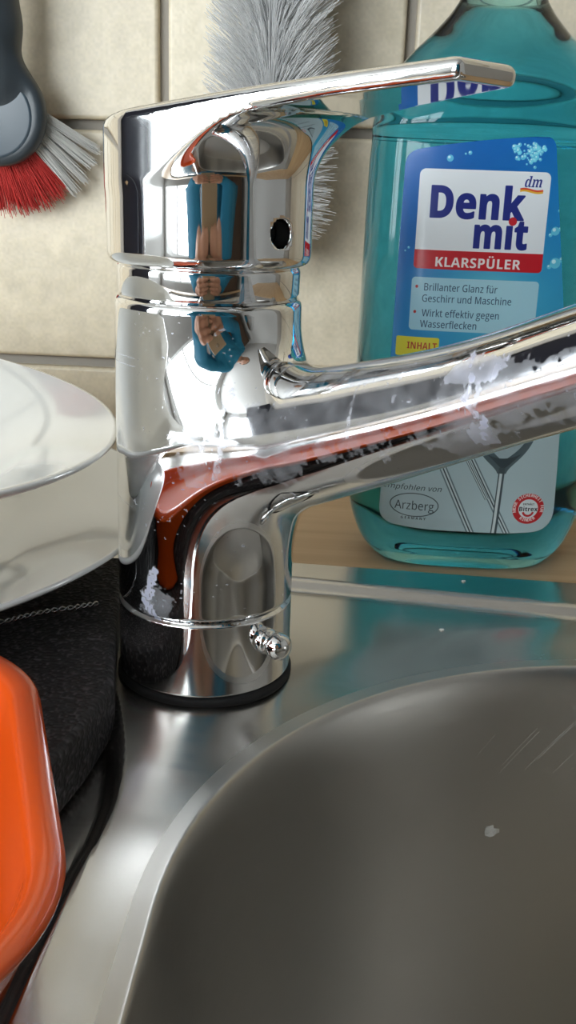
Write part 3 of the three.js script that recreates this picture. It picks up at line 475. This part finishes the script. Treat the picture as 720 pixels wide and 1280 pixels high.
// ---------------------------------------------------------------- the photographer, who shows in the chrome
{
  const e = camera.matrixWorld.elements, RX = new THREE.Vector3(e[0], e[1], e[2]), UP = new THREE.Vector3(e[4], e[5], e[6]), BK = new THREE.Vector3(e[8], e[9], e[10]);
  const at = (r, u, b) => EYE.clone().addScaledVector(RX, r).addScaledVector(UP, u).addScaledVector(BK, b);
  const phone = thing('smartphone', 'gold smartphone held upright above the sink by the photographer', 'phone');
  phone.position.copy(at(0, -0.055, 0.009)); phone.quaternion.copy(camera.quaternion);
  const shell = part('phone_body', new RoundedBoxGeometry(0.074, 0.148, 0.008, 4, 0.0038), mat({ color: lin(0.45, 0.36, 0.25), roughness: 0.35 }), phone);
  part('screen', new THREE.BoxGeometry(0.066, 0.128, 0.0006).translate(0, 0, 0.0041), mat({ color: lin(0.01, 0.01, 0.012), roughness: 0.1 }), phone);
  const lens = new THREE.TorusGeometry(0.0052, 0.0008, 8, 32).translate(0, 0.055, -0.0041); part('lens_ring', lens, mat({ color: lin(0.02, 0.02, 0.02), roughness: 0.2, metalness: 0.5 }), shell);
  const label = new THREE.BoxGeometry(0.018, 0.006, 0.0004).translate(0, 0.018, -0.0041); part('emblem', label, mat({ color: lin(0.08, 0.07, 0.06), roughness: 0.4 }), shell);

  const P = (v, r) => [v.x, v.y, v.z, r];
  const cx = 0.12, bones = [], hands = [];
  const joint = (x, y, z, r) => [cx + x, y, z, r];
  const sides = [-1, 1].map((s) => {
    const sh = joint(s * 0.17, 0.47, 0.66, 0.056), el = joint(s * 0.25, 0.16, 0.60, 0.043), wr = P(at(s * 0.062, -0.105, 0.055), 0.027);
    return { s, sh, el, wr, hip: joint(s * 0.085, -0.02, 0.68, 0.092), knee: joint(s * 0.09, -0.44, 0.66, 0.06), ank: joint(s * 0.095, -0.83, 0.69, 0.042), toe: joint(s * 0.11, -0.865, 0.55, 0.032) };
  });
  const headC = joint(0, 0.675, 0.575, 0.088);
  for (const q of sides) {
    bones.push([joint(q.s * 0.05, 0.49, 0.67, 0.06), q.sh], [q.sh, [...q.el.slice(0, 3), 0.04]], [q.el, q.wr], [q.hip, q.knee], [[...q.knee.slice(0, 3), 0.058], q.ank], [q.ank, q.toe]);
    const palm0 = P(at(q.s * 0.060, -0.098, 0.045), 0.021), palm1 = P(at(q.s * 0.052, -0.050, 0.020), 0.017), palm2 = P(at(q.s * 0.052, -0.092, 0.018), 0.016);
    const list = [[q.wr, palm0], [palm0, palm1], [palm0, palm2], [palm1, palm2]];
    [[-0.034, 0.92], [-0.053, 1], [-0.072, 0.96], [-0.090, 0.8]].forEach(([u, k]) => {
      const a = P(at(q.s * 0.053, u - 0.010, 0.018), 0.0092), b = P(at(q.s * 0.0485, u - 0.003, -0.003), 0.0088), c = P(at(q.s * (0.047 - 0.022 * k), u + 0.002, -0.0065), 0.0081), d = P(at(q.s * (0.047 - 0.040 * k), u + 0.004, -0.0045), 0.0070);
      list.push([a, b], [b, c], [c, d]);
    });
    const t0 = P(at(q.s * 0.055, -0.090, 0.033), 0.0125), t1 = P(at(q.s * 0.046, -0.062, 0.027), 0.0105), t2 = P(at(q.s * 0.026, -0.045, 0.0235), 0.0085);
    list.push([t0, t1], [t1, t2]); hands.push([q, list]);
  }
  bones.push([joint(0, 0.03, 0.68, 0.115), joint(0, 0.22, 0.67, 0.112)], [joint(0, 0.22, 0.67, 0.112), joint(0, 0.40, 0.67, 0.125)], [joint(0, 0.48, 0.67, 0.07), joint(0, 0.57, 0.635, 0.052)], [joint(0, 0.57, 0.635, 0.05), joint(0, 0.66, 0.595, 0.07)]);
  const field = (list, k) => (x, y, z) => { let d = 9; for (const [a, b] of list) d = smin(d, capsule(x, y, z, a, b), k); return d; };
  const face = (x, y, z) => { const X = x - headC[0], Y = y - headC[1], Z = z - headC[2]; let d = (Math.hypot(X / 0.078, Y / 0.112, Z / 0.095) - 1) * 0.078; d = smin(d, capsule(X, Y, Z, [0, 0.012, -0.090, 0.009], [0, -0.028, -0.106, 0.014]), 0.012); d = smin(d, Math.hypot(X, Y + 0.088, Z + 0.062) - 0.026, 0.03); for (const s of [-1, 1]) { d = smin(d, Math.hypot((X - s * 0.079) / 0.4, Y + 0.005, Z - 0.005) * 0.5 - 0.014, 0.006); d = smax(d, -(Math.hypot(X - s * 0.032, Y - 0.008, Z + 0.100) - 0.016), 0.01); } return smax(d, -(Math.hypot(X * 0.35, Y + 0.058, Z + 0.094) - 0.006), 0.006); };
  const coarse = field(bones, 0.05), skinF = (x, y, z) => smin(coarse(x, y, z), face(x, y, z), 0.02);
  const skin = mat({ color: lin(0.55, 0.30, 0.21), roughness: 0.55 });
  const person = thing('person', 'person in a blue shirt holding up a smartphone over the sink', 'person');
  const geos = [surfaceNets((x, y, z) => z < 0.40 && y < 0.3 ? 1 : skinF(x, y, z), [cx - 0.36, -0.91, 0.39], [cx + 0.36, 0.86, 0.84], 0.0125, 1e-3)];
  for (const [q, list] of hands) { const f = field(list, 0.007), w = q.wr, g = (x, y, z) => smin(f(x, y, z), capsule(x, y, z, q.el, q.wr), 0.012), c = at(q.s * 0.04, -0.06, 0.0); geos.push(surfaceNets((x, y, z) => Math.max(g(x, y, z), z - 0.425), [Math.min(c.x, w[0]) - 0.09, -0.03, 0.21], [Math.max(c.x, w[0]) + 0.16, 0.24, 0.44], 0.003, 5e-4)); }
  part('body', mergeGeometries(geos), skin, person);
  const cloth = [0, 1, 2, 3].map(() => []);
  for (const q of sides) cloth[0].push([joint(q.s * 0.05, 0.49, 0.67, 0.075), [...q.sh.slice(0, 3), 0.072]], [[...q.sh.slice(0, 3), 0.072], [...q.el.slice(0, 3), 0.062]]);
  for (const q of sides) { const m = q.el.map((v, i) => lerp(v, q.wr[i], 0.88)); cloth[0].push([[...q.el.slice(0, 3), 0.060], [m[0], m[1], m[2], 0.043]]); }
  cloth[0].push([joint(0, -0.06, 0.68, 0.14), joint(0, 0.22, 0.67, 0.135)], [joint(0, 0.22, 0.67, 0.135), joint(0, 0.40, 0.67, 0.145)]);
  const shirtF = field(cloth[0], 0.05), fold = (x, y, z) => 0.004 * Math.sin(y * 55 + 6 * Math.sin(x * 14)) * Math.sin(x * 23 + z * 19);
  part('shirt', surfaceNets((x, y, z) => smax(shirtF(x, y, z) + fold(x, y, z), -(Math.hypot(x - cx, (y - 0.595) * 0.9, z - 0.63) - 0.080), 0.01), [cx - 0.40, -0.24, 0.26], [cx + 0.40, 0.62, 0.88], 0.011, 1e-3), mat({ color: lin(0.015, 0.20, 0.36), roughness: 0.85 }), person, 'blue shirt');
  const legs = []; for (const q of sides) legs.push([[...q.hip.slice(0, 3), 0.108], [...q.knee.slice(0, 3), 0.076]], [[...q.knee.slice(0, 3), 0.076], [...q.ank.slice(0, 3), 0.062]]);
  const legF = field(legs, 0.03); part('trousers', surfaceNets((x, y, z) => Math.max(legF(x, y, z), -0.84 - y), [cx - 0.24, -0.86, 0.5], [cx + 0.24, 0.12, 0.82], 0.014, 1e-3), mat({ color: lin(0.02, 0.025, 0.04), roughness: 0.9 }), person, 'dark trousers');
  const hairF = (x, y, z) => { const X = x - headC[0], Y = y - headC[1], Z = z - headC[2]; return smax((Math.hypot(X / 0.088, (Y - 0.008) / 0.120, (Z - 0.006) / 0.104) - 1) * 0.088 + 0.0015 * Math.sin(X * 260) * Math.sin(Y * 90), -(Math.hypot(X * 0.9, (Y + 0.065) * 0.8, Z + 0.085) - 0.105), 0.012); };
  part('hair', surfaceNets(hairF, [headC[0] - 0.11, headC[1] - 0.13, headC[2] - 0.12], [headC[0] + 0.11, headC[1] + 0.15, headC[2] + 0.13], 0.006, 6e-4), mat({ color: lin(0.05, 0.03, 0.018), roughness: 0.7 }), person, 'short brown hair');
  const bead = (x, y, z, r, sx = 1, sy = 1, sz = 1) => new THREE.SphereGeometry(r, 24, 16).scale(sx, sy, sz).translate(headC[0] + x, headC[1] + y, headC[2] + z), brownHair = mat({ color: lin(0.05, 0.03, 0.018), roughness: 0.8 });
  for (const s of [-1, 1]) {
    const eye = part('eye', bead(s * 0.031, 0.008, -0.0745, 0.0112), mat({ color: lin(0.7, 0.68, 0.65), roughness: 0.2 }), person);
    part('iris', bead(s * 0.031, 0.006, -0.0800, 0.0062), mat({ color: lin(0.05, 0.03, 0.02), roughness: 0.15 }), eye);
    part('eyebrow', bead(s * 0.032, 0.030, -0.0865, 0.010, 1.7, 0.32, 0.5), brownHair, person);
  }
  part('lips', bead(0, -0.056, -0.0865, 0.010, 2.1, 0.55, 0.7), mat({ color: lin(0.42, 0.15, 0.12), roughness: 0.5 }), person);
}

renderer.render(scene, camera);
